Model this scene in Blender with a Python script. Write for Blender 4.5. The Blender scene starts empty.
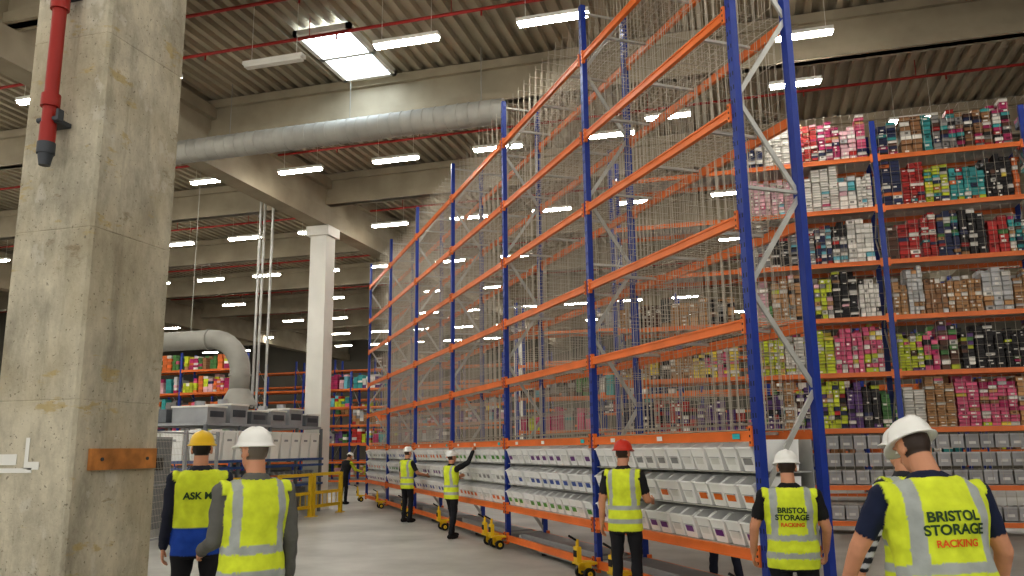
import bpy, math, random
from mathutils import Vector, Matrix, noise
from mathutils.bvhtree import BVHTree
random.seed(11)
S = bpy.context.scene
COLL = S.collection

def C(r, g, b):
    f = lambda v: (v/255/12.92) if v/255 <= .04045 else ((v/255+.055)/1.055)**2.4
    return (f(r), f(g), f(b))

# ------------------------------------------------------------------ materials
def mat(name, col=None, rough=.6, metal=0, nscale=0, namt=0, bump=0, attr=False, emit=0, bscale=None):
    m = bpy.data.materials.new(name); m.use_nodes = True
    nt = m.node_tree; b = nt.nodes['Principled BSDF']
    b.inputs['Roughness'].default_value = rough
    b.inputs['Metallic'].default_value = metal
    src = None
    if attr:
        a = nt.nodes.new('ShaderNodeAttribute'); a.attribute_name = 'Col'; src = a.outputs['Color']
    if nscale:
        tc = nt.nodes.new('ShaderNodeTexCoord')
        n = nt.nodes.new('ShaderNodeTexNoise'); n.inputs['Scale'].default_value = nscale
        n.inputs['Detail'].default_value = 6
        nt.links.new(tc.outputs['Object'], n.inputs['Vector'])
        if namt:
            r = nt.nodes.new('ShaderNodeMapRange')
            r.inputs['From Min'].default_value = .3; r.inputs['From Max'].default_value = .7
            r.inputs['To Min'].default_value = 1-namt; r.inputs['To Max'].default_value = 1+namt*.6
            nt.links.new(n.outputs['Fac'], r.inputs['Value'])
            mx = nt.nodes.new('ShaderNodeVectorMath'); mx.operation = 'SCALE'
            if src: nt.links.new(src, mx.inputs[0])
            else: mx.inputs[0].default_value = col
            nt.links.new(r.outputs['Result'], mx.inputs['Scale'])
            src = mx.outputs['Vector']
        if bump:
            bp = nt.nodes.new('ShaderNodeBump'); bp.inputs['Strength'].default_value = bump
            bp.inputs['Distance'].default_value = .02
            nt.links.new(n.outputs['Fac'], bp.inputs['Height'])
            nt.links.new(bp.outputs['Normal'], b.inputs['Normal'])
    if src: nt.links.new(src, b.inputs['Base Color'])
    elif col: b.inputs['Base Color'].default_value = (*col, 1)
    if emit:
        b.inputs['Emission Color'].default_value = (*col, 1)
        b.inputs['Emission Strength'].default_value = emit
    return m

M_BLUE = mat('painted_blue_steel', C(34, 60, 146), .4, 0, 3, .14)
M_ORANGE = mat('painted_orange_steel', C(230, 124, 58), .42, 0, 2, .16)
M_GALV = mat('galvanised_steel', C(188, 188, 184), .42, .35, 6, .12)
M_DUCT = mat('spiral_duct_metal', C(158, 156, 148), .65, .1, 2, .15)
M_WIRE = mat('zinc_wire', C(188, 180, 166), .4, .3)
M_DECK = mat('roof_deck_metal', C(164, 154, 134), .6, .0, .4, .25)
M_BEAM = mat('precast_concrete_beam', C(160, 150, 130), .8, 0, 1.2, .2)
M_RED = mat('red_sprinkler_pipe', C(156, 38, 30), .4)
M_WHITE = mat('white_paint', C(228, 226, 218), .6, 0, 1.5, .06)
M_PLASTIC = mat('white_plastic', C(240, 240, 236), .35)
M_BLACK = mat('black_rubber', C(22, 22, 24), .6)
M_DGREY = mat('dark_grey_paint', C(74, 78, 84), .5, .2, 3, .15)
M_MGREY = mat('mid_grey_paint', C(112, 116, 120), .5, .1, 3, .15)
M_GREY = mat('grey_paint', C(160, 162, 164), .5, .1, 3, .12)
M_YELLOW = mat('yellow_paint', C(226, 190, 40), .4)
M_CBLUE = mat('conveyor_blue', C(52, 84, 140), .4)
M_WOOD = mat('wood_board', C(180, 122, 66), .6, 0, 8, .45)
M_TAPE = mat('pale_tape', C(226, 226, 220), .5)
M_CLAD = mat('wall_cladding', C(100, 96, 86), .7, 0, .6, .1)
M_STOCK = mat('carton_board', None, .55, 0, 5, .12, attr=True)
M_LIGHT = mat('lamp_diffuser', (1, .965, .89), .5, emit=60)
M_SKY = mat('skylight_glass', (.78, .9, 1), .5, emit=12)
M_CLOTH = mat('fabric', None, .85, 0, 14, .12, .3, attr=True)
M_SKIN = mat('skin', None, .5, attr=True)
M_HELM = mat('helmet_plastic', None, .28, attr=True)
M_PRINT = mat('vest_print', C(40, 70, 40), .7)
M_PRINTO = mat('vest_print_orange', C(225, 100, 30), .7)

def concrete(name, col):
    m = bpy.data.materials.new(name); m.use_nodes = True; nt = m.node_tree
    b = nt.nodes['Principled BSDF']; b.inputs['Roughness'].default_value = .8
    tc = nt.nodes.new('ShaderNodeTexCoord')
    def nz(scale, det, mscale, rough=.6, loc=(0, 0, 0)):
        mp = nt.nodes.new('ShaderNodeMapping'); mp.inputs['Scale'].default_value = mscale; mp.inputs['Location'].default_value = loc
        nt.links.new(tc.outputs['Object'], mp.inputs['Vector'])
        n = nt.nodes.new('ShaderNodeTexNoise'); n.inputs['Scale'].default_value = scale; n.inputs['Detail'].default_value = det; n.inputs['Roughness'].default_value = rough
        nt.links.new(mp.outputs['Vector'], n.inputs['Vector']); return n
    def ramp(n, p0, c0, p1, c1):
        r = nt.nodes.new('ShaderNodeValToRGB'); r.color_ramp.elements[0].position = p0; r.color_ramp.elements[1].position = p1
        r.color_ramp.elements[0].color = (*c0, 1); r.color_ramp.elements[1].color = (*c1, 1)
        nt.links.new(n.outputs['Fac'], r.inputs['Fac']); return r
    def mixc(fac, a, colr):
        mx = nt.nodes.new('ShaderNodeMixRGB'); mx.inputs['Color2'].default_value = (*colr, 1)
        nt.links.new(fac.outputs['Color'], mx.inputs['Fac']); nt.links.new(a, mx.inputs['Color1']); return mx.outputs['Color']
    z = (0, 0, 0)
    base = ramp(nz(3.5, 10, (1, 1, .5), .72), .34, [c*.62 for c in col], .62, [min(.9, c*1.18) for c in col]).outputs['Color']
    base = mixc(ramp(nz(1.3, 4, (1, 1, .8), .5, (3, 1, 0)), .5, z, .62, (.4,)*3), base, C(166, 154, 126))   # warm large areas
    base = mixc(ramp(nz(1.9, 8, (1, 1, 2.6), .66, (0, 2, 1)), .6, z, .65, (.65,)*3), base, C(176, 154, 96))      # yellow glue patches
    base = mixc(ramp(nz(2.2, 8, (1, 1, 2.0), .7, (5, 0, 4)), .63, z, .68, (.55,)*3), base, C(124, 108, 80))     # brown stains
    base = mixc(ramp(nz(5, 9, (1, 1, .1), .78), .54, z, .7, (.5,)*3), base, C(112, 106, 92))      # vertical streaks
    base = mixc(ramp(nz(1.7, 6, (1.5, 1.5, 1.1), .6), .6, z, .63, (.5,)*3), base, C(206, 202, 190))  # pale repair render
    base = mixc(ramp(nz(46, 3, (1, 1, 1), .5), .66, z, .7, (.6,)*3), base, C(84, 78, 66))  # pores
    nt.links.new(base, b.inputs['Base Color'])
    n3 = nz(22, 8, (1, 1, 1), .7)
    bp = nt.nodes.new('ShaderNodeBump'); bp.inputs['Strength'].default_value = .6; bp.inputs['Distance'].default_value = .02
    nt.links.new(n3.outputs['Fac'], bp.inputs['Height']); nt.links.new(bp.outputs['Normal'], b.inputs['Normal'])
    return m
M_COL = concrete('column_concrete', C(190, 183, 164))

def floor_mat():
    m = bpy.data.materials.new('polished_concrete_floor'); m.use_nodes = True; nt = m.node_tree
    b = nt.nodes['Principled BSDF']
    tc = nt.nodes.new('ShaderNodeTexCoord')
    n1 = nt.nodes.new('ShaderNodeTexNoise'); n1.inputs['Scale'].default_value = .45; n1.inputs['Detail'].default_value = 9; n1.inputs['Roughness'].default_value = .62
    nt.links.new(tc.outputs['Object'], n1.inputs['Vector'])
    cr = nt.nodes.new('ShaderNodeValToRGB')
    cr.color_ramp.elements[0].position = .32; cr.color_ramp.elements[0].color = (*C(144, 143, 137), 1)
    cr.color_ramp.elements[1].position = .66; cr.color_ramp.elements[1].color = (*C(194, 193, 186), 1)
    nt.links.new(n1.outputs['Fac'], cr.inputs['Fac'])
    nt.links.new(cr.outputs['Color'], b.inputs['Base Color'])
    mr = nt.nodes.new('ShaderNodeMapRange'); mr.inputs['To Min'].default_value = .3; mr.inputs['To Max'].default_value = .55
    nt.links.new(n1.outputs['Fac'], mr.inputs['Value']); nt.links.new(mr.outputs['Result'], b.inputs['Roughness'])
    return m
M_FLOOR = floor_mat()

# ------------------------------------------------------------------ mesh builder
class MB:
    def __init__(s): s.v = []; s.f = []; s.m = []; s.c = []; s.sm = []
    def add(s, vs, fs, mi=0, col=None, smooth=False):
        o = len(s.v); s.v.extend([tuple(v) for v in vs])
        for f in fs:
            s.f.append(tuple(i+o for i in f)); s.m.append(mi); s.c.append(col or (1, 1, 1)); s.sm.append(smooth)
    BF = [(0, 1, 3, 2), (4, 6, 7, 5), (0, 4, 5, 1), (2, 3, 7, 6), (0, 2, 6, 4), (1, 5, 7, 3)]
    def box(s, c, d, mi=0, col=None, rz=0, M=None):
        x, y, z = d[0]/2, d[1]/2, d[2]/2
        if not rz and not M:
            cx, cy, cz = c
            s.add([(cx+a*x, cy+b*y, cz+e*z) for a in (-1, 1) for b in (-1, 1) for e in (-1, 1)], s.BF, mi, col); return
        vs = [Vector((a*x, b*y, e*z)) for a in (-1, 1) for b in (-1, 1) for e in (-1, 1)]
        if rz: R = Matrix.Rotation(rz, 3, 'Z'); vs = [R @ v for v in vs]
        if M: vs = [M @ v for v in vs]
        c = Vector(c); vs = [v+c for v in vs]
        s.add(vs, s.BF, mi, col)
    def bar(s, p0, p1, w, t, mi=0, col=None, up=(0, 0, 1)):
        p0 = Vector(p0); p1 = Vector(p1); d = (p1-p0).normalized(); up = Vector(up)
        if abs(d.dot(up)) > .98: up = Vector((1, 0, 0))
        a = d.cross(up).normalized()*w/2; b = a.cross(d).normalized()*t/2
        vs = [p0-a-b, p0+a-b, p0+a+b, p0-a+b, p1-a-b, p1+a-b, p1+a+b, p1-a+b]
        s.add(vs, [(0, 3, 2, 1), (4, 5, 6, 7), (0, 1, 5, 4), (1, 2, 6, 5), (2, 3, 7, 6), (3, 0, 4, 7)], mi, col)
    def tube(s, p0, p1, r0, r1=None, n=12, mi=0, col=None, caps=True, smooth=True):
        if r1 is None: r1 = r0
        p0 = Vector(p0); p1 = Vector(p1); d = (p1-p0).normalized()
        u = Vector((0, 0, 1)) if abs(d.z) < .9 else Vector((1, 0, 0))
        a = d.cross(u).normalized(); b = d.cross(a)
        vs = []
        for p, r in ((p0, r0), (p1, r1)):
            for i in range(n):
                t = 2*math.pi*i/n; vs.append(p+a*r*math.cos(t)+b*r*math.sin(t))
        s.add(vs, [(i, (i+1) % n, n+(i+1) % n, n+i) for i in range(n)], mi, col, smooth)
        if caps:
            s.add(vs, [tuple(range(n-1, -1, -1)), tuple(range(n, 2*n))], mi, col)
    def wire(s, p0, p1, r=.004, mi=0, col=None):
        s.tube(p0, p1, r, n=3, mi=mi, col=col, caps=False)
    def loft(s, rings, mi=0, col=None, smooth=True, caps=True):
        n = len(rings[0]); vs = [v for r in rings for v in r]; fs = []
        for k in range(len(rings)-1):
            for i in range(n):
                fs.append((k*n+i, k*n+(i+1) % n, (k+1)*n+(i+1) % n, (k+1)*n+i))
        if caps: fs += [tuple(range(n-1, -1, -1)), tuple(range((len(rings)-1)*n, len(rings)*n))]
        s.add(vs, fs, mi, col, smooth)
    def ell(s, c, r, n=18, k=12, mi=0, col=None, M=None):
        c = Vector(c); vs = []; fs = []
        for j in range(1, k):
            ph = math.pi*j/k
            for i in range(n):
                t = 2*math.pi*i/n
                vs.append(Vector((r[0]*math.sin(ph)*math.cos(t), r[1]*math.sin(ph)*math.sin(t), r[2]*math.cos(ph))))
        vs += [Vector((0, 0, r[2])), Vector((0, 0, -r[2]))]
        T = len(vs)-2
        for j in range(k-2):
            for i in range(n): fs.append((j*n+i, (j+1)*n+i, (j+1)*n+(i+1) % n, j*n+(i+1) % n))
        for i in range(n):
            fs.append((T, i, (i+1) % n)); fs.append((T+1, (k-2)*n+(i+1) % n, (k-2)*n+i))
        vs = [v+c for v in vs]
        if M: vs = [M @ v for v in vs]
        s.add(vs, fs, mi, col, True)
    def sweep(s, pts, r, n=16, mi=0, col=None, caps=True):
        pts = [Vector(p) for p in pts]; rings = []
        ref = None
        for i, p in enumerate(pts):
            d = (pts[min(i+1, len(pts)-1)]-pts[max(i-1, 0)]).normalized()
            if ref is None: ref = d.orthogonal().normalized()
            a = (ref-d*ref.dot(d)).normalized(); ref = a; b = d.cross(a)
            rr = r[i] if isinstance(r, (list, tuple)) else r
            rings.append([p+a*rr*math.cos(2*math.pi*j/n)+b*rr*math.sin(2*math.pi*j/n) for j in range(n)])
        s.loft(rings, mi, col, True, caps)
    def obj(s, name, mats, M=None, colors=False):
        me = bpy.data.meshes.new(name); me.from_pydata(s.v, [], s.f)
        for m in mats: me.materials.append(m)
        me.polygons.foreach_set('material_index', s.m)
        me.polygons.foreach_set('use_smooth', s.sm)
        if colors:
            ca = me.color_attributes.new('Col', 'FLOAT_COLOR', 'CORNER'); arr = []
            for f, c in zip(s.f, s.c): arr.extend([c[0], c[1], c[2], 1.0]*len(f))
            ca.data.foreach_set('color', arr)
        me.update()
        o = bpy.data.objects.new(name, me); COLL.objects.link(o)
        if M is not None: o.matrix_world = M
        return o

# ------------------------------------------------------------------ camera
cam = bpy.data.cameras.new('camera'); co = bpy.data.objects.new('camera', cam); COLL.objects.link(co)
cam.sensor_width = 36; cam.lens = 827/1024*36; cam.clip_end = 300
co.matrix_world = Matrix.Translation((0, 0, 1.67)) @ Matrix.Rotation(math.radians(16), 4, 'Z') @ Matrix.Rotation(math.radians(101), 4, 'X') @ Matrix.Rotation(-.0125, 4, 'Z')
S.camera = co
w = bpy.data.worlds.new('world'); S.world = w; w.use_nodes = True
w.node_tree.nodes['Background'].inputs[0].default_value = (1, .965, .9, 1)
w.node_tree.nodes['Background'].inputs[1].default_value = 1.2
try:
    S.view_settings.view_transform = 'Standard'
    S.view_settings.look = 'Medium High Contrast'
except Exception as ex: print('LOOK', ex)

# ------------------------------------------------------------------ shell
XL, XR, YB, YF = -42, 22, -8, 58
ZC = 10.2; ZH = 10.17
m = MB(); m.box(((XL+XR)/2, (YB+YF)/2, -.1), (XR-XL, YF-YB, .2)); m.obj('floor', [M_FLOOR])
m = MB(); per = .3; x = XL; prof = []
while x < XR:
    prof += [(x, ZC), (x+.12, ZC), (x+.15, ZC+.11), (x+.27, ZC+.11)]; x += per
vs = []
for px, pz in prof: vs += [(px, YB, pz), (px, YF, pz)]
m.add(vs, [(2*i, 2*i+2, 2*i+3, 2*i+1) for i in range(len(prof)-1)])
m.box(((XL+XR)/2, (YB+YF)/2, ZC+.25), (XR-XL, YF-YB, .1))
m.obj('ceiling', [M_DECK])
for nm, c, d in (('wall_back', ((XL+XR)/2, YF+.1, 5), (XR-XL, .2, 10.4)), ('wall_left', (XL-.1, (YB+YF)/2, 5), (.2, YF-YB, 10.4)), ('wall_right', (XR+.1, (YB+YF)/2, 5), (.2, YF-YB, 10.4))):
    m = MB(); m.box(c, d); m.obj(nm, [M_CLAD])
m = MB()
xl, xr = XL+.1, XR-.1
for k in range(-1, 9):
    y = 4.8+5.85*k; zb, zt, wd = 9.2, ZH, .34
    m.box(((XL+XR)/2, y, zb+.1), (xr-xl, wd, .2)); m.box(((XL+XR)/2, y, (zb+zt)/2), (xr-xl, wd*.5, zt-zb)); m.box(((XL+XR)/2, y, zt-.1), (xr-xl, wd*1.1, .2))
m.obj('concrete_roof_purlins', [M_BEAM])
m = MB()
for xx in (-30, -12.5, 8.5):
    m.box((xx, (YB+YF)/2, 8.75), (.55, YF-YB-.2, .5)); m.box((xx, (YB+YF)/2, 9.3), (.3, YF-YB-.2, 1.1)); m.box((xx, (YB+YF)/2, 9.85), (.6, YF-YB-.2, .3))
m.obj('concrete_roof_girders', [M_BEAM])
m = MB()
for y in (2.0, 7.6, 12.1, 13.5, 19.2, 25, 31, 37, 43, 49):
    m.tube((XL+.2, y, 9.75), (XR-.2, y, 9.75), .034, n=8)
    x = XL+1
    while x < XR:
        m.tube((x, y, 9.75), (x, y, ZH), .01, n=5); m.tube((x+.6, y, 9.62), (x+.6, y, 9.75), .018, n=6); x += 3
m.obj('sprinkler_pipes', [M_RED])
# battens
m = MB()
def batten(x, y, L=1.2, on=True):
    m.box((x, y, 8.86), (L, .13, .05), 0 if on else 1)
    m.box((x, y, 8.92), (L+.06, .16, .07), 1)
    for dx in (-.5, .5): m.wire((x+dx*L*.8, y, 8.95), (x+dx*L*.8, y, ZH), .006, 1)
for r in range(10):
    y = 1.5+5.6*r
    x = -13.66-2.7*9
    while x < XR-1:
        if not (r in (2, 3) and x > -.5):
            if not (random.random() < .3 and r > 4):
                batten(x, y, on=not (r == 2 and abs(x+8.26) < .3))
        x += 2.7
for (x, y) in ((1.3, 14.6), (1.25, 16.7), (3.9, 19.5), (6.6, 16.7), (-1.4, 17.6)): batten(x, y, .95)
m.obj('batten_lights', [M_LIGHT, M_WHITE])
# skylight
m = MB(); sx, sy = -7.95, 15.0
for oy in (-.56, .56): m.box((sx, sy+oy, ZC-.06), (1.1, 1.0, .04), 0)
for dy in (-1.1, 0, 1.1): m.box((sx, sy+dy, ZC-.1), (1.3, .1, .12), 1)
for dx in (-.6, .6): m.box((sx+dx, sy, ZC-.1), (.1, 2.3, .12), 1)
for k in range(1, 5): m.box((sx-.55+.22*k, sy, ZC-.1), (.025, 2.2, .03), 1)
m.obj('window_1', [M_SKY, M_WHITE])

# spiral duct
m = MB(); dz = 8.47
m.tube((-16, 15.3, dz), (-4.5, 15.3, dz), .26, n=28, mi=0)
x = -16
while x < -4.5:
    m.tube((x, 15.3, dz), (x+.03, 15.3, dz), .27, n=28); x += .25
for x in (-14, -11, -8, -5):
    m.wire((x, 15.3, dz+.26), (x, 15.3, ZH-.2), .012)
m.obj('ventilation_duct', [M_DUCT])

# near column
m = MB()
x0, x1, y0, y1 = -4.87, -4.2, 4.4, 5.2
def cring(z, g=0):
    ch = .02
    return [Vector((a, b, z)) for a, b in [(x0+ch+g, y0+g), (x1-ch-g, y0+g), (x1-g, y0+ch+g), (x1-g, y1-ch-g), (x1-ch-g, y1-g), (x0+ch+g, y1-g), (x0+g, y1-ch-g), (x0+g, y0+ch+g)]]
rs = [cring(0)]
for zs in (2.02, 3.18, 4.6): rs += [cring(zs-.006), cring(zs, .004), cring(zs+.006)]
rs.append(cring(ZH))
m.loft(rs, smooth=False)
m.obj('concrete_column', [M_COL])
m = MB(); m.box((x1+.018, 4.84, 1.635), (.03, .62, .14), 0)
for yy in (4.62, 5.05): m.tube((x1+.033, yy, 1.635), (x1+.042, yy, 1.635), .012, n=8, mi=1)
m.obj('wooden_board', [M_WOOD, M_DGREY])
m = MB(); m.box((-4.74, y0-.003, 1.64), (.2, .004, .07)); m.box((-4.56, y0-.003, 1.68), (.03, .004, .2)); m.box((-4.66, y0-.003, 1.57), (.3, .004, .03)); m.box((-4.5, y0-.003, 1.6), (.09, .004, .05))
m.obj('adhesive_tape', [M_TAPE])
m = MB(); px, py = -4.52, 4.27
m.tube((px, py, 3.9), (px, py, ZH), .046, n=16, mi=0)
for z in (4.02, 4.75, 5.6): m.tube((px, py, z), (px, py, z+.09), .062, n=16, mi=0)
m.tube((px, py, 3.74), (px, py, 3.9), .052, n=16, mi=0); m.tube((px, py, 3.68), (px, py, 3.76), .058, n=16, mi=1); m.tube((px, py, 3.6), (px, py, 3.68), .036, .05, n=16, mi=1)
m.tube((px-.09, py, 3.93), (px+.09, py, 3.93), .02, n=8, mi=1); m.box((px+.09, py, 3.95), (.02, .05, .08), 1)
for z in (3.92, 4.9, 6.2): m.box((px, py+.063, z), (.14, .126, .03), 1)
m.obj('red_riser_pipe', [M_RED, M_DGREY])
for cx, cy in ((-12.5, 22.35), (-12.5, 45)):
    m = MB()
    m.box((cx, cy, 4.25), (.55, .55, 8.49)); m.box((cx, cy, 8.33), (.75, .75, .3)); m.box((cx, cy, .1), (.62, .62, .2))
    m.obj('white_column', [M_WHITE])

# ------------------------------------------------------------------ moving rack
LV = [.67, 1.76, 2.83, 3.87, 5.0, 6.08, 7.3]
RM = Matrix.Translation((.04, 8.22, 0)) @ Matrix.Rotation(math.atan2(.815, -.579), 4, 'Z')
N, B, D = 6, 3.65, .68
m = MB()
TOP = 8.15
for i in range(N+1):
    for y in (0, -D):
        m.box((i*B, y, (.12+TOP)/2), (.09, .075, TOP-.12), 0)
        m.box((i*B, y, .13), (.16, .14, .02), 3)
        z = .3
        while z < TOP-.1:
            if i < 3:
                for dx in (-.022, .022): m.box((i*B+dx, y+(.0385 if y == 0 else -.0385), z), (.012, .002, .045), 4)
            z += .15
    z = .25; fl = 0; st = .98
    while z+st < TOP:
        a, b = (0, -D) if fl else (-D, 0)
        m.bar((i*B, a, z), (i*B, b, z+st), .05, .025, 2, up=(1, 0, 0)); fl ^= 1; z += st
    for z in (.25, 4.2, TOP-.12): m.bar((i*B, 0, z), (i*B, -D, z), .04, .03, 2)
WR = .0038
for i in range(N):
    xa, xb = i*B+.045, (i+1)*B-.045; xm = (xa+xb)/2; L = xb-xa
    for z in [.17]+LV:
        for y, s in ((.02, 1), (-D-.02, -1)):
            m.box((xm, y, z), (L, .04, .1), 1); m.box((xm, y+s*.024, z-.04), (L, .012, .02), 1); m.box((xm, y+s*.024, z+.04), (L, .012, .02), 1)
            for xe in (xa+.02, xb-.02):
                m.box((xe, y+s*.014, z), (.045, .05, .19), 1)
                for q in (-.06, 0, .06): m.box((xe, y+s*.041, z+q), (.014, .004, .022), 4)
    for z in LV[1:]:
        k = xa
        while k < xb: m.wire((k, .0, z+.06), (k, -D, z+.06), WR, 3); k += .1
        for j in range(6): m.wire((xa, -.05-j*.12, z+.065), (xb, -.05-j*.12, z+.065), WR, 3)
        for j in range(3): m.bar((xa+(j+.5)*L/3, 0, z+.03), (xa+(j+.5)*L/3, -D, z+.03), .04, .03, 2)
        hgt = .88 if z < 7 else .8
        ND = 12
        for j in range(ND):
            xx = xa+(j+.5)*L/ND
            for q in range(7):
                yq = -.02-q*.105
                m.wire((xx, yq, z+.06), (xx, yq, z+.06+hgt*(1 if q > 0 else .94)), WR, 3)
            for q in (.08, .45, .86): m.wire((xx, -.02, z+.06+q*hgt), (xx, -D+.02, z+.06+q*hgt), WR, 3)
    k = xa
    while k < xb: m.wire((k, -D+.045, 1.8), (k, -D+.045, 8.1), .0032, 3); k += .11
    z = 1.95
    while z < 8.1: m.wire((xa, -D+.045, z), (xb, -D+.045, z), .0032, 3); z += .22
    for z in (.73, 1.08, 1.43): m.box((xm, -.3, z-.01), (L, .6, .012), 2)
    m.box((xm, -D+.06, 1.2), (L, .01, 1.05), 2)
m.obj('pallet_rack', [M_BLUE, M_ORANGE, M_GALV, M_WIRE, M_BLACK], RM)

# picking bins
m = MB()
lab = [C(110, 50, 130), C(90, 160, 60), C(230, 120, 40), C(60, 90, 170), C(150, 150, 150)]
for i in range(N):
    xa, xb = i*B+.07, (i+1)*B-.07; nb = 13; wb = (xb-xa)/nb
    for rI, z in enumerate((.73, 1.08, 1.43)):
        for j in range(nb):
            a = xa+j*wb+.012; b = a+wb-.024; h = .29; hf = .22
            yo = random.uniform(-.015, .015)
            bt = [(a+.022, -.02+yo, z), (b-.022, -.02+yo, z), (b-.022, -.5, z), (a+.022, -.5, z)]
            tp = [(a, .05+yo, z+hf), (b, .05+yo, z+hf), (b, -.5, z+h), (a, -.5, z+h)]
            md = [(a, -.06, z+h), (b, -.06, z+h)]
            vs = bt+tp+md
            g = random.uniform(.84, .92); W = (g, g, g*.98)
            m.add(vs, [(0, 1, 2, 3), (0, 4, 5, 1), (1, 5, 9, 6, 2), (2, 6, 7, 3), (3, 7, 8, 4, 0)], 0, W)
            m.box(((a+b)/2, .055+yo, z+hf), (b-a+.004, .022, .016), 0, W)
            for xx in (a+.005, b-.005): m.bar((xx, .055+yo, z+hf), (xx, -.06, z+h), .014, .014, 0, W); m.bar((xx, -.06, z+h), (xx, -.5, z+h), .014, .014, 0, W)
            xm = (a+b)/2
            y0b = -.02+yo+.07*.3+.004; y1b = -.02+yo+.07*.6+.004
            cc = lab[(rI*2+i) % 5] if random.random() < .7 else (.75, .75, .72)
            m.add([(xm-.07, y0b, z+.06), (xm+.07, y0b, z+.06), (xm+.07, y1b, z+.12), (xm-.07, y1b, z+.12)], [(0, 1, 2, 3)], 0, cc)
            m.box((xm, y1b+.006, z+.13), (.16, .014, .008), 0, (.5, .5, .5))
            if random.random() < .4:
                g = random.uniform(.3, .7); m.box(((a+b)/2, -.25, z+.1), (wb-.08, .3, .17), 0, (g, g*.95, g*.88))
M_BIN = mat('white_bin_plastic', None, .35, attr=True)
m.obj('picking_bins', [M_BIN], RM, True)
m = MB()
for i in range(N):
    for k, cc in ((.3, C(60, 190, 200)), (1.8, C(240, 240, 240)), (3.0, C(240, 240, 240))):
        m.box((i*B+k, .053, 1.76), (.12, .004, .05), 0, cc)
m.obj('rack_labels', [M_STOCK], RM, True)

def skate(x, y):
    m = MB()
    m.box((0, 0, .2), (.22, .26, .03), 0); m.box((0, .1, .3), (.12, .06, .22), 0); m.tube((0, .1, .4), (0, .1, .5), .022, n=10, mi=0)
    m.tube((0, .1, .48), (0, .22, .55), .014, n=8, mi=1); m.box((0, .135, .32), (.09, .01, .08), 1)
    for sx in (-.14, .14):
        m.tube((sx-.025, 0, .075), (sx+.025, 0, .075), .075, n=20, mi=1); m.tube((sx-.03, 0, .075), (sx+.03, 0, .075), .035, n=14, mi=0)
        m.box((sx*.75, 0, .14), (.012, .09, .16), 0)
    m.tube((-.17, 0, .075), (.17, 0, .075), .014, n=8, mi=1)
    M = RM @ Matrix.Translation((x, y, 0))
    m.obj('rack_moving_skate', [M_YELLOW, M_BLACK], M)
for i in range(7):
    skate(i*B+.0, .2)
skate(B-1.0, .18); skate(2*B+.45, .18)
m = MB()
for i in range(N):
    m.box((i*B+B/2, -.35, .22), (B-.5, .4, .08), 0); m.box((i*B+B/2, -.35, .12), (1.4, .5, .14), 0)
    for dx in (-.6, .6): m.tube((i*B+B/2+dx, -.55, .05), (i*B+B/2+dx, -.15, .05), .05, n=12, mi=1)
m.obj('steel_transport_skid', [M_GREY, M_BLACK], RM)

# ------------------------------------------------------------------ stocked racks
K = dict(kraft=C(188, 144, 98), kraft2=C(154, 114, 78), white=C(230, 226, 218), pink=C(220, 104, 138), mag=C(176, 40, 98), red=C(180, 46, 42), teal=C(64, 158, 158), cyan=C(118, 190, 204),
         lime=C(200, 210, 56), yel=C(234, 210, 86), black=C(34, 30, 32), grey=C(146, 144, 142), brown=C(96, 64, 48), green=C(80, 130, 70), purple=C(100, 68, 126), orange=C(220, 118, 58), lp=C(224, 180, 188), navy=C(42, 50, 88), lg=C(198, 198, 198))
def stock(m, x0, x1, z0, hmax, pal, fill=.95, bh=(.05, .1), bw=(.09, .2), dep=.32, detail=True, y=0.06, zn=(.18, .6)):
    x = x0
    while x < x1-.1:
        zone = random.uniform(*zn); cname = random.choice(pal); xe = min(x+zone, x1)
        w0 = random.uniform(*bw); h0 = random.uniform(*bh); fz = hmax*fill*random.uniform(.72, 1.1)
        mixp = random.choice((.05, .12, .45))
        while x+w0 <= xe+.06 and x+w0 < x1:
            for row in range(2):
                z = z0; top = min(fz*random.uniform(.84, 1.06), hmax)*(1 if row == 0 else 1.05)
                while z+h0 < z0+top:
                    if row and z < z0+fz*.6: z += h0; continue
                    c = K[cname]
                    if random.random() < mixp: c = K[random.choice(pal)]
                    if random.random() < .08: c = K['white']
                    j = random.uniform(.75, 1.2); c = tuple(min(.92, q*j) for q in c)
                    jx = random.uniform(-.006, .006); jy = random.uniform(-.025, .025); ww = w0*random.uniform(.88, 1)
                    yy = y+row*(dep+.03)
                    m.box((x+w0/2+jx, yy+dep/2+jy, z+h0/2), (ww-.006, dep, h0-.006), 0, c)
                    if detail and row == 0:
                        lc = K['white'] if random.random() < .7 else tuple(q*.3 for q in c)
                        if random.random() < .3:
                            lw = w0*random.uniform(.25, .5); px = x+w0*random.uniform(.35, .6)
                            m.box((px, yy+jy-.002, z+h0*.45), (lw, .003, h0*.45), 0, lc)
                        m.box((x+w0/2+jx, yy+jy-.003, z+h0-.014), (ww-.004, .004, .014), 0, tuple(q*.6 for q in c))
                    z += h0
            x += w0
        x = max(xe-.07, x)+.012

def bins_row(m, x0, x1, z0, rows):
    for r in range(rows):
        x = x0; z = z0+r*.33
        while x+.26 < x1:
            g = random.uniform(.34, .46)
            m.box((x+.115, .3, z+.13), (.22, .4, .25), 0, (g, g, g*1.02)); m.box((x+.115, .095, z+.245), (.235, .03, .03), 0, (g*1.3, g*1.3, g*1.3))
            m.box((x+.115, .096, z+.1), (.12, .01, .05), 0, (.7, .7, .67)); x += .25

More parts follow.
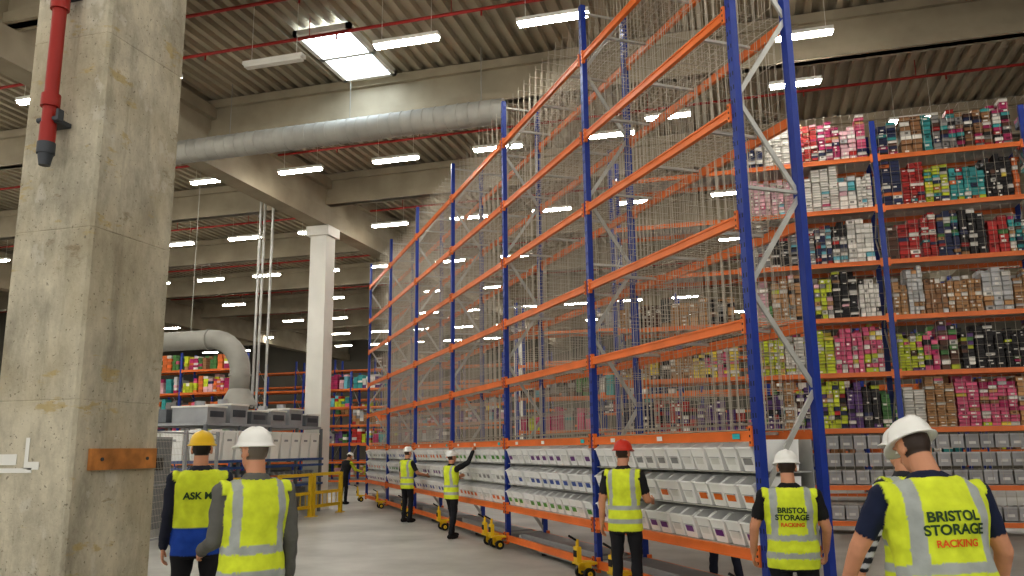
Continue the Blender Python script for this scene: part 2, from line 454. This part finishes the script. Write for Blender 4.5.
def shelf_rack(name, M, n, bay, dep, levels, top, wires=True):
    m = MB()
    for i in range(n+1):
        for y in (0, dep):
            m.box((i*bay, y, top/2), (.1, .08, top), 0); m.box((i*bay, y, .01), (.16, .14, .02), 2)
        z = .2; fl = 0
        while z+.95 < top:
            m.bar((i*bay, 0 if fl else dep, z), (i*bay, dep if fl else 0, z+.95), .04, .025, 2, up=(1, 0, 0)); fl ^= 1; z += .95
    for i in range(n):
        xa, xb = i*bay+.05, (i+1)*bay-.05; xm = (xa+xb)/2; L = xb-xa
        for z in levels:
            for y in (-.02, dep+.02):
                m.box((xm, y, z), (L, .04, .09), 1); m.box((xm, y-.024, z+.035), (L, .012, .02), 1)
                for xe in (xa+.02, xb-.02): m.box((xe, y-.012, z), (.045, .05, .17), 1)
            m.box((xm, dep/2, z+.045), (L, dep, .01), 2)
            if wires:
                k = xa+.05
                while k < xb:
                    m.wire((k, .02, z+.06), (k, .02, z+1.0), .0042, 3); m.wire((k, .02, z+1.0), (k, .3, z+1.0), .004, 3); k += .17
                for q in (.25, .5, .75, 1.0): m.wire((xa, .02, z+q), (xb, .02, z+q), .0032, 3)
    return m.obj(name, [M_BLUE, M_ORANGE, M_GALV, M_WIRE], M)

BL = [.2, .86, 1.93, 3.0, 4.09, 5.2, 6.3, 7.36]
BM = Matrix.Translation((-2.7, 17.4, 0))
shelf_rack('storage_rack', BM, 6, 2.7, .95, BL, 8.15)
m = MB()
pals = {
 1: [['lg'], ['lg'], ['black', 'green', 'navy', 'purple', 'red', 'lime', 'brown', 'kraft'], ['yel', 'lime', 'white', 'pink', 'kraft', 'yel', 'lime'], ['black', 'kraft', 'white', 'lime', 'black', 'lp', 'grey'], ['black', 'cyan', 'brown', 'grey', 'navy', 'red', 'white'], ['cyan', 'lp', 'pink', 'teal', 'white', 'lg', 'cyan'], ['pink', 'lp', 'red', 'navy', 'white', 'mag', 'lg', 'kraft'], ],
 2: [['lg'], ['lg'], ['yel', 'white', 'kraft', 'pink', 'lg', 'lime', 'mag', 'kraft2'], ['lime', 'mag', 'green', 'lime', 'black', 'purple', 'pink', 'brown'], ['kraft', 'kraft', 'kraft2', 'kraft', 'kraft', 'lg'], ['black', 'teal', 'red', 'green', 'brown', 'kraft', 'mag', 'navy'], ['black', 'lime', 'brown', 'teal', 'navy', 'orange', 'red', 'yel'], ['teal', 'navy', 'red', 'black', 'mag', 'brown', 'teal', 'grey', 'kraft2']],
 0: [['lg'], ['lg'], ['black', 'purple', 'navy', 'grey', 'red'], ['black', 'kraft', 'pink', 'yel'], ['brown', 'grey', 'black', 'kraft'], None, None, None],
}
allc = list(K)
for b in range(6):
    for li, z in enumerate(BL):
        xa, xb = b*2.7+.08, (b+1)*2.7-.08
        pl = pals.get(b, pals[1+b % 2])[li]
        if pl is None: continue
        if li == 0: bins_row(m, xa, xb, z+.06, 1)
        elif li == 1: bins_row(m, xa, xb, z+.06, 3)
        else: stock(m, xa, xb, z+.055, .97, pl, 1.0 if b else .65)
m.obj('stacked_cartons', [M_STOCK], BM, True)

def row(x, y, n, levels, top, fill, lv0=0, pal=allc):
    M = Matrix.Translation((x, y, 0))
    shelf_rack('storage_rack', M, n, 2.7, .95, levels, top, False)
    m = MB()
    for b in range(n):
        for li, z in enumerate(levels):
            if li >= lv0 and random.random() < fill:
                stock(m, b*2.7+.08, (b+1)*2.7-.08, z+.06, .85, random.sample(pal, 6), .85, (.09, .16), (.16, .3), .4, False)
    if m.v: m.obj('stacked_cartons', [M_STOCK], M, True)
row(-7.6, 27, 5, [.2, 1.1, 2.2, 3.3, 4.4, 5.5], 6.6, .55)
row(-30, 46, 8, [.2, 1.1, 2.0, 2.9, 3.8, 4.7, 5.6, 6.5], 7.2, .2)
row(-8, 46, 8, [.2, 1.3, 2.4, 3.5, 4.6, 5.7, 6.8], 7.4, .4)
row(-32.2, 31, 4, [.2, 1.2, 2.2, 3.2, 4.2, 5.2], 6.0, .97)
row(-30.2, 38, 7, [.2, 1.1, 2.0, 2.9, 3.8, 4.7], 5.6, .35)

# ------------------------------------------------------------------ sorting machine area
m = MB()
X0, X1, Y0, Y1 = -14.0, -12.0, 16.4, 21.7
yy = Y0; k_ = 0
while yy < Y1-.5:
    hh = (.34, .42, .3)[k_ % 3]; k_ += 1
    m.box((X1-.5, yy+.42, 2.36+hh/2), (.95, .7, hh), 1 if k_ % 3 else 0)
    m.box((X1-.02, yy+.42, 2.36+hh*.55), (.02, .5, hh*.4), 4)
    m.box((X1-.5, yy+.42, 2.36+hh+.02), (1.0, .76, .04), 5)
    m.box((X1-1.5, yy+.42, 2.52), (.8, .8, .3), 0)
    m.tube((X1-.5, yy+.42, 2.4+hh), (X1-.5, yy+.42, 2.52+hh), .12, n=14, mi=1)
    yy += .88
m.box(((X0+X1)/2, (Y0+Y1)/2, 2.32), (2.0, Y1-Y0, .07), 1)
for z in (1.45, .8): m.box(((X0+X1)/2, (Y0+Y1)/2, z), (2.0, Y1-Y0, .06), 1)
for z in (1.46, 1.3, .98, .78): m.box((X1+.03, (Y0+Y1)/2, z), (.04, Y1-Y0+.2, .06), 2)
for z in (1.46, 1.3, .98, .78): m.box(((X0+X1)/2, Y0-.05, z), (2.0, .04, .06), 2)
yy = Y0
while yy <= Y1+.01:
    for xx in (X0, X1): m.box((xx, yy, 1.15), (.07, .07, 2.3), 0)
    yy += (Y1-Y0)/4
yy = Y0+.2
while yy < Y1-.1:
    m.tube((X0+.05, yy, 1.12), (X1-.02, yy, 1.12), .04, n=10, mi=1); yy += .25
m.box(((X0+X1)/2-.2, (Y0+Y1)/2, .42), (1.5, Y1-Y0-.4, .6), 0)
for k in range(6): m.box((X1-.44, Y0+.6+k*.86, .42), (.02, .7, .5), 1)
m.obj('sorting_machine', [M_MGREY, M_GREY, M_CBLUE, M_BLACK, M_DGREY, M_WHITE])
m = MB()
def tote(xx, yy, z=1.49, wx=.3, wy=.22, h=.66):
    b_ = [(xx-wx*.85, yy-wy*.85, z), (xx+wx*.85, yy-wy*.85, z), (xx+wx*.85, yy+wy*.85, z), (xx-wx*.85, yy+wy*.85, z)]
    t_ = [(xx-wx, yy-wy, z+h), (xx+wx, yy-wy, z+h), (xx+wx, yy+wy, z+h), (xx-wx, yy+wy, z+h)]
    m.add(b_+t_, [(0, 3, 2, 1), (0, 1, 5, 4), (1, 2, 6, 5), (2, 3, 7, 6), (3, 0, 4, 7)])
    for p, q in ((0, 1), (1, 2), (2, 3), (3, 0)): m.bar(t_[p], t_[q], .035, .05)
    m.box((xx+wx*.97, yy, z+h*.7), (.02, wy*.7, .05), 1); m.box((xx, yy-wy*.97, z+h*.7), (wx*.7, .02, .05), 1)
yy = Y0+.3
while yy < Y1-.2:
    tote(X1-.2, yy); yy += .5
for xx in (-12.95, -13.6): tote(xx, Y0+.3)
m.obj('plastic_totes', [M_PLASTIC, M_GREY])

m = MB(); cx, cy = -13.0, 19.6
pts = [(-20, cy, 4.75), (-14.3, cy, 4.75)]+[(-14.3+.95*math.sin(t), cy, 3.8+.95*math.cos(t)) for t in [math.pi/2*k/8 for k in range(1, 9)]]+[(-13.35, cy, 3.35)]
m.sweep(pts, .27, 20)
for p in (-19, -17.5, -16, -14.4): m.tube((p, cy, 4.75), (p+.05, cy, 4.75), .3, n=20)
m.tube((-13.35, cy, 3.7), (-13.35, cy, 3.76), .3, n=20)
m.tube((-13.35, cy, 2.9), (-13.35, cy, 3.35), .5, .27, n=20)
for p in (-15, -17): m.wire((p, cy, 5), (p, cy, ZH), .015)
m.obj('exhaust_duct', [M_DUCT])
m = MB()
for dx, dy in ((0, 0), (.35, .1), (-.25, .6)):
    m.tube((-13.6+dx, 20.6+dy, 2.9), (-13.6+dx, 20.6+dy, ZH), .04, n=10)
m.obj('service_pipes', [M_GALV])
m = MB()
def fence(xa, ya, xb, yb, nseg):
    A = Vector((xa, ya, 0)); Bv = Vector((xb, yb, 0)); d = (Bv-A)/nseg
    for i in range(nseg+1):
        p = A+d*i; m.box(p+Vector((0, 0, 1.05)), (.06, .06, 2.1), 0); m.box(p+Vector((0, 0, .01)), (.14, .14, .02), 0)
    for i in range(nseg):
        p = A+d*i; q = p+d; Z = lambda v, z: v+Vector((0, 0, z))
        for z in (.15, 2.05, 1.1): m.bar(Z(p, z), Z(q, z), .03, .03, 0)
        L = (q-p).length; k = 0
        while k < L: r = p+d.normalized()*k; m.wire(Z(r, .15), Z(r, 2.05), .003, 1); k += .06
        z = .2
        while z < 2.05: m.wire(Z(p, z), Z(q, z), .003, 1); z += .12
fence(-10.4, 12.6, -11.1, 15.6, 2)
fence(-10.4, 12.6, -13.4, 12.6, 2)
m.obj('machine_guard_fence', [M_GREY, M_WIRE])
m = MB()
for a in (18.3, 19.95):
    b = a+1.5
    for y in (a, b): m.box((-11.2, y, .55), (.09, .09, 1.1), 0); m.box((-11.2, y, .01), (.2, .2, .02), 0)
    for z in (1.07, .6, .25): m.box((-11.2, (a+b)/2, z), (.05, b-a, .08), 0)
    for k in range(1, 6): m.box((-11.2, a+(b-a)*k/6, .42), (.015, .02, .3), 0)
for a in (15.9, 17.1):
    m.box((-11.2, a, .55), (.09, .09, 1.1), 0); m.box((-11.2, a, .01), (.2, .2, .02), 0)
for z in (1.07, .6): m.box((-11.2, 16.5, z), (.05, 1.2, .08), 0)
m.obj('yellow_safety_barrier', [M_YELLOW])
m = MB(); m.box((-12.2, 14.6, 1.0), (.8, .9, 2.0), 0); m.box((-11.79, 14.6, 1.05), (.02, .8, 1.8), 1); m.box((-11.77, 14.6, 1.45), (.02, .3, .25), 2); m.box((-11.76, 14.9, 1.0), (.03, .03, .2), 2)
m.obj('control_cabinet', [M_GREY, M_MGREY, M_BLACK])

# ------------------------------------------------------------------ people
def remesh(mb, vox, it):
    me = bpy.data.meshes.new('tmp'); me.from_pydata(mb.v, [], mb.f); me.update()
    o = bpy.data.objects.new('tmp', me); COLL.objects.link(o)
    r = o.modifiers.new('r', 'REMESH'); r.mode = 'VOXEL'; r.voxel_size = vox
    if it:
        s = o.modifiers.new('s', 'SMOOTH'); s.factor = .5; s.iterations = it
    dg = bpy.context.evaluated_depsgraph_get(); ev = o.evaluated_get(dg); m2 = ev.to_mesh()
    vs = [v.co.copy() for v in m2.vertices]; ns = [v.normal.copy() for v in m2.vertices]; fs = [tuple(p.vertices) for p in m2.polygons]
    ev.to_mesh_clear(); bpy.data.objects.remove(o); bpy.data.meshes.remove(me)
    return vs, ns, fs

def capsule(mb, p0, p1, r0, r1, n=14):
    mb.tube(p0, p1, r0, r1, n=n); mb.ell(p0, (r0,)*3, n, 8); mb.ell(p1, (r1,)*3, n, 8)

def segdist(p, a, b, r0, r1):
    ab = b-a; t = max(0, min(1, (p-a).dot(ab)/ab.length_squared)); return (p-(a+ab*t)).length-(r0+(r1-r0)*t), t

TR = [(.78, .160, .118, 0), (.86, .178, .128, 0), (.95, .178, .128, .0), (1.05, .168, .122, .005), (1.15, .172, .124, .005), (1.26, .188, .13, .0), (1.35, .198, .128, -.005), (1.41, .19, .115, -.008), (1.455, .15, .095, -.008), (1.49, .09, .075, -.005), (1.52, .06, .058, 0)]

def person(loc, theta, H=1.76, wide=1., lean=0, side=0, turn=0, nod=0, armR=None, armL=None, stance=(.11, 0, -.11, 0), vest=C(216, 230, 62), lower=None,
           sleeve=C(40, 44, 60), short=False, trouser=C(28, 28, 34), skin=C(205, 150, 120), hair=C(60, 44, 34), helmet=C(238, 238, 234), vox=.012, text=None, stripes=True, curl=.5, vestbot=.80, sl_stripe=False, tape=C(172, 178, 176)):
    Lm = lambda w_: Matrix.Translation((0, 0, .95)) @ Matrix.Rotation(side*w_, 4, 'Y') @ Matrix.Rotation(-lean*w_, 4, 'X') @ Matrix.Translation((0, 0, -.95))
    LF = Lm(1); LI = LF.inverted()
    sk = MB(); rings = []
    for z, a, b, yo in TR:
        wgt = max(0, min(1, (z-.88)/.2)); Mx = Lm(wgt)
        rings.append([Mx @ Vector((a*wide*math.cos(2*math.pi*k/28), yo+b*wide*math.sin(2*math.pi*k/28), z)) for k in range(28)])
    sk.loft(rings)
    segs = []
    def seg(p0, p1, r0, r1, lb): capsule(sk, p0, p1, r0, r1); segs.append((Vector(p0), Vector(p1), r0, r1, lb))
    armR = armR or ((.13, .02, -1), (.05, .22, -1)); armL = armL or ((-.13, .02, -1), (-.05, .22, -1))
    hands = []
    for sgn, (ud, fd) in ((1, armR), (-1, armL)):
        sh = LF @ Vector((sgn*.185*wide, -.005, 1.405)); u = Vector(ud).normalized(); f = Vector(fd).normalized()
        el = sh+u*.29; wr = el+f*.25
        seg(sh, el, .066, .05, 'ua'); seg(el, wr, .048, .034 if short else .038, 'fa'); hands.append((sgn, wr, f, u))
    for sgn, (fx, fy) in ((1, stance[:2]), (-1, stance[2:])):
        hp = Vector((sgn*.09*wide, 0, .9)); an = Vector((fx, fy, .1)); kn = (hp+an)/2+Vector((sgn*.01, .035+abs(fy)*.1, .03))
        seg(hp, kn, .096*wide, .068, 'leg'); seg(kn, an, .066, .052, 'leg')
        sk.ell((fx+sgn*.01, fy+.055, .05), (.048, .135, .05)); sk.ell((fx, fy-.03, .05), (.042, .06, .05))
    vs, ns, fs = remesh(sk, vox, 3)
    out = MB(); cols = []; nv = []
    for p, n in zip(vs, ns):
        q = LI @ p if p.z > .95 else p
        best = 1e9; lb = None; tt = 0
        for a, b, r0, r1, l in segs:
            d, t = segdist(p, a, b, r0, r1)
            if d < best: best = d; lb = l; tt = t
        z = q.z
        td = 1e9
        if z > .76:
            for k in range(len(TR)-1):
                if TR[k][0] <= z <= TR[k+1][0] or (k == len(TR)-2 and z > TR[k][0]) or (k == 0 and z < TR[0][0]):
                    t = max(0, min(1, (z-TR[k][0])/(TR[k+1][0]-TR[k][0]))); a = (TR[k][1]+(TR[k+1][1]-TR[k][1])*t)*wide; b = (TR[k][2]+(TR[k+1][2]-TR[k][2])*t)*wide
                    td = (math.hypot(q.x/a, q.y/b)-1)*min(a, b); break
        if lb == 'leg': is_t = z > vestbot and td < .06
        elif lb == 'ua': is_t = td < best+.004 or (tt < .02 and abs(q.x) < .2*wide)
        else: is_t = td < best
        dis = .0
        if is_t and z > vestbot:
            c = vest; dis = .014
            ax = abs(q.x)
            if z > 1.475: c = sleeve; dis = 0
            elif q.y > .02 and ax < (z-1.2)*.26: c = sleeve; dis = 0
            elif lower and z < 1.02: c = lower; dis = .006
            elif stripes:
                if .885 < z < .935 or 1.035 < z < 1.085: c = tape
                elif z > 1.085 and .098*wide < ax < .145*wide: c = tape
            dis += noise.noise(Vector((q.x*7, q.y*7, z*9)))*.014+noise.noise(Vector((q.x*18, q.y*18, z*14)))*.006
        elif is_t: c = trouser
        elif lb == 'leg':
            c = trouser if p.z > .11 else C(20, 18, 18)
            dis = noise.noise(Vector((p.x*9, p.y*9, p.z*12)))*.012 if p.z > .11 else 0
        elif lb == 'ua':
            c = sleeve; dis = noise.noise(p*12)*.012
            if short and tt > .72: c = skin; dis = -.006
            if sl_stripe and int(p.z*28) % 2: c = C(200, 200, 205)
        else:
            c = sleeve; dis = noise.noise(p*13)*.010
            if short: c = skin; dis = -.004
            if sl_stripe and int(p.z*28) % 2: c = C(200, 200, 205)
        cols.append(c); nv.append(p+n*dis)
    out.v.extend([tuple(v) for v in nv])
    for f in fs:
        out.f.append(f); out.m.append(0); out.sm.append(True)
        out.c.append([cols[i] for i in f])
    def addpart(vs, fs, mi, colf):
        o = len(out.v); out.v.extend([tuple(v) for v in vs]); cc = [colf(v) for v in vs]
        for f in fs:
            out.f.append(tuple(i+o for i in f)); out.m.append(mi); out.sm.append(True); out.c.append([cc[i] for i in f])
    hm = LF @ Matrix.Translation((0, .01, 1.56)) @ Matrix.Rotation(turn, 4, 'Z') @ Matrix.Rotation(-nod, 4, 'X')
    hb = MB(); hc = Vector((0, .01, .095))
    hb.ell(hc+Vector((0, -.005, .02)), (.076, .096, .1)); hb.ell(hc+Vector((0, .022, -.06)), (.056, .068, .068)); hb.ell(hc+Vector((0, .05, -.1)), (.028, .03, .026))
    hb.tube(hc+Vector((0, .085, .01)), hc+Vector((0, .115, -.035)), .007, .015, n=10); hb.ell(hc+Vector((0, .108, -.036)), (.016, .014, .012))
    for sg in (-1, 1): hb.ell(hc+Vector((sg*.077, -.005, -.015)), (.012, .024, .034)); hb.ell(hc+Vector((sg*.032, .082, .025)), (.024, .014, .01))
    hb.ell(hc+Vector((0, .083, -.062)), (.024, .012, .011))
    hb.tube((0, -.015, -.1), (0, -.005, .06), .064, .056, n=18)
    vv, nn, ff = remesh(hb, .0065, 2)
    def hcol(v):
        q = v-hc
        if (q.y < .01 and q.z > -.055 and abs(q.x) < .079 and not (abs(q.x) > .068 and q.y > -.03)) or (q.z > .055 and q.y < .07) or q.z > .075: return hair
        if q.y > .083 and -.074 < q.z < -.05 and abs(q.x) < .026: return tuple(a*b for a, b in zip(skin, (.8, .5, .5)))
        return skin
    cl = [hcol(v) for v in vv]; o = len(out.v); out.v.extend([tuple(hm @ v) for v in vv])
    for f in ff: out.f.append(tuple(i+o for i in f)); out.m.append(1); out.sm.append(True); out.c.append([cl[i] for i in f])
    e = MB()
    for sg in (-1, 1):
        e.ell(hc+Vector((sg*.031, .086, .004)), (.013, .01, .008), 12, 8, col=(.8, .8, .78)); e.ell(hc+Vector((sg*.031, .094, .004)), (.006, .004, .006), 10, 6, col=(.04, .03, .02))
    for f, c in zip(e.f, e.c): out.f.append(tuple(i+len(out.v) for i in f)); out.m.append(1); out.sm.append(True); out.c.append([c]*len(f))
    out.v.extend([tuple(hm @ Vector(v)) for v in e.v])
    if helmet:
        hl = MB(); n = 32; rings = []
        base = hc+Vector((0, -.002, .038))
        def ring(a, b, z, peak=0):
            r = []
            for k in range(n):
                t = 2*math.pi*k/n; cx_, sy = math.cos(t), math.sin(t)
                pk = peak*max(0, sy)**2
                rid = .007 if (abs(cx_) < .25 and z > .02) else 0
                r.append(base+Vector((a*cx_, (b+pk)*sy, z-pk*.25+rid)))
            return r
        rings.append(ring(.085, .11, -.004)); rings.append(ring(.118, .142, -.014, .05)); rings.append(ring(.119, .143, -.006, .05)); rings.append(ring(.102, .126, .004, .0))
        for k in range(1, 9):
            t = math.pi/2*k/9; rings.append(ring(.1*math.cos(t)**.8, .124*math.cos(t)**.8, .006+.105*math.sin(t)))
        hl.loft(rings, 2, helmet)
        for f, c in zip(hl.f, hl.c): out.f.append(tuple(i+len(out.v) for i in f)); out.m.append(2); out.sm.append(True); out.c.append([c]*len(f))
        out.v.extend([tuple(hm @ Vector(v)) for v in hl.v])
    for sgn, wr, f, u in hands:
        hb = MB()
        inn = Vector((-sgn, 0, 0)); A = f.cross(inn)
        if A.length < .2: A = Vector((0, 1, 0))
        A.normalize(); Nn = A.cross(f).normalized()
        if Nn.dot(inn) < 0: Nn = -Nn
        th = A if (A.y+A.z*.3) > 0 else -A
        for k in range(4):
            off = (k-1.5)*.02
            b0 = wr+f*.01+th*(-off*.55); b1 = wr+f*.092+th*(-off); capsule(hb, b0, b1, .015, .0115, 10)
            Lf = (.066, .076, .07, .054)[k]
            d1 = (f+Nn*curl*.6).normalized(); d2 = (f*.8+Nn*curl*1.6).normalized(); d3 = (f*.5+Nn*curl*2).normalized()
            p1 = b1+d1*Lf*.5; p2 = p1+d2*Lf*.32; p3 = p2+d3*Lf*.25
            capsule(hb, b1, p1, .0098, .0088, 8); capsule(hb, p1, p2, .0088, .0080, 8); capsule(hb, p2, p3, .008, .0068, 8)
        t0 = wr+f*.025+th*.022; t1 = t0+(f*.7+th*.7+Nn*.25).normalized()*.042; t2 = t1+(f*1+th*.25+Nn*.4).normalized()*.032; t3 = t2+(f+Nn*.5).normalized()*.022
        capsule(hb, t0, t1, .014, .0115, 8); capsule(hb, t1, t2, .011, .0095, 8); capsule(hb, t2, t3, .0095, .008, 8)
        capsule(hb, wr-f*.04, wr+f*.02, .027, .024, 10)
        vv, nn, ff = remesh(hb, .0042, 1)
        addpart(vv, ff, 1, lambda v: skin)
    s = H/1.775
    me = bpy.data.meshes.new('warehouse_worker'); me.from_pydata([(v[0]*s, v[1]*s, v[2]*s) for v in out.v], [], out.f)
    for mm in (M_CLOTH, M_SKIN, M_HELM): me.materials.append(mm)
    me.polygons.foreach_set('material_index', out.m); me.polygons.foreach_set('use_smooth', out.sm)
    ca = me.color_attributes.new('Col', 'FLOAT_COLOR', 'CORNER'); arr = []
    for cs in out.c:
        for c in cs: arr.extend([c[0], c[1], c[2], 1.0])
    ca.data.foreach_set('color', arr); me.update()
    ob = bpy.data.objects.new('warehouse_worker', me); COLL.objects.link(ob)
    zmin = min(v[2] for v in out.v)*s
    ob.matrix_world = Matrix.Translation((loc[0], loc[1], -zmin)) @ Matrix.Rotation(theta, 4, 'Z')
    if text:
        bv = BVHTree.FromPolygons([Vector(v) for v in nv], fs)
        for (tx, zc, size, mt) in text:
            cu = bpy.data.curves.new('t', 'FONT'); cu.body = tx; cu.size = size; cu.align_x = 'CENTER'; cu.offset = size*.03
            to = bpy.data.objects.new('t', cu); COLL.objects.link(to)
            dg = bpy.context.evaluated_depsgraph_get(); tm = to.evaluated_get(dg).to_mesh()
            tv = [v.co.copy() for v in tm.vertices]; tf = [tuple(p.vertices) for p in tm.polygons]
            bpy.data.objects.remove(to)
            res = []
            for v in tv:
                o_ = LF @ Vector((v.x, -.6, zc+v.y)); d_ = (LF.to_3x3() @ Vector((0, 1, 0)))
                h = bv.ray_cast(o_, d_)
                res.append((h[0]-d_*.008)*s if h[0] else o_*s)
            tme = bpy.data.meshes.new('vest_print'); tme.from_pydata(res, [], tf); tme.materials.append(mt)
            t2 = bpy.data.objects.new('vest_print', tme); COLL.objects.link(t2); t2.parent = ob
    return ob

R_ = math.radians
person((-4.62, 6.28), R_(40), H=1.83, helmet=C(236, 196, 40), lower=C(30, 76, 170), sleeve=C(36, 40, 58), text=[('ASK ME', 1.25, .078, M_PRINT)], stripes=False, hair=C(40, 32, 28), turn=R_(-10), wide=1.08)
person((-3.10, 4.77), R_(52), H=1.80, sleeve=C(104, 104, 100), hair=C(110, 100, 90), trouser=C(120, 116, 108), vox=.010, wide=1.08, turn=R_(20), armR=((.16, -.02, -1), (.12, .3, -1)), armL=((-.1, .1, -1), (0, .9, -.3)), vestbot=.84, stance=(.13, -.05, -.12, .05))
person((-12.75, 24.6), R_(-20), H=1.66, lean=.35, nod=.2, sleeve=C(200, 210, 60), vest=C(30, 30, 34), stripes=False, vox=.02, armR=((.2, .6, -.8), (.2, 1, -.3)))
person((-8.02, 18.7), R_(-25), H=1.73, sleeve=C(36, 38, 44), vox=.015, armR=((.2, .5, -.9), (.1, 1, -.2)), short=True)
person((-5.72, 15.5), R_(-35), H=1.64, sleeve=C(30, 32, 36), vox=.014, armR=((.35, .8, .45), (.05, .5, 1)), armL=((-.2, .4, -.9), (0, .6, .2)), stance=(.13, -.1, -.14, .12), nod=-.1)
person((-1.42, 9.3), R_(-5), H=1.73, helmet=C(196, 52, 36), sleeve=C(34, 34, 38), short=True, vox=.012, armL=((-.25, .0, -1), (-.1, .25, -1)), armR=((.2, .3, -.9), (.0, 1, -.1)), turn=R_(-15))
tx = [('BRISTOL', 1.27, .064, M_PRINT), ('STORAGE', 1.21, .064, M_PRINT), ('RACKING', 1.155, .045, M_PRINTO)]
person((.23, 7.15), R_(4), H=1.61, wide=1.16, sleeve=C(24, 24, 28), short=True, trouser=C(24, 26, 34), vox=.010, text=tx, armL=((-.35, .1, -1), (-.05, .5, -.9)), armR=((.3, .1, -1), (.0, .6, -.8)), nod=.1)
person((.85, 4.58), R_(18), H=1.80, wide=1.26, lean=.16, side=-.03, sleeve=C(26, 36, 66), short=True, trouser=C(34, 36, 44), vox=.009, text=tx, hair=C(60, 46, 38), armL=((-.4, .3, -.9), (-.05, .6, -.8)), armR=((.35, -.05, -1), (.1, .5, -.9)), nod=.25, turn=R_(12))
person((.93, 6.05), R_(30), H=1.76, sleeve=C(40, 42, 50), sl_stripe=True, vox=.013, armL=((-.25, .15, -1), (-.1, .4, -.9)))
person((-.42, 10.9), R_(125), H=1.66, trouser=C(40, 44, 62), vox=.014, stance=(.2, .1, -.2, -.05), sleeve=C(40, 60, 90))
print('OBJS', len(bpy.data.objects))
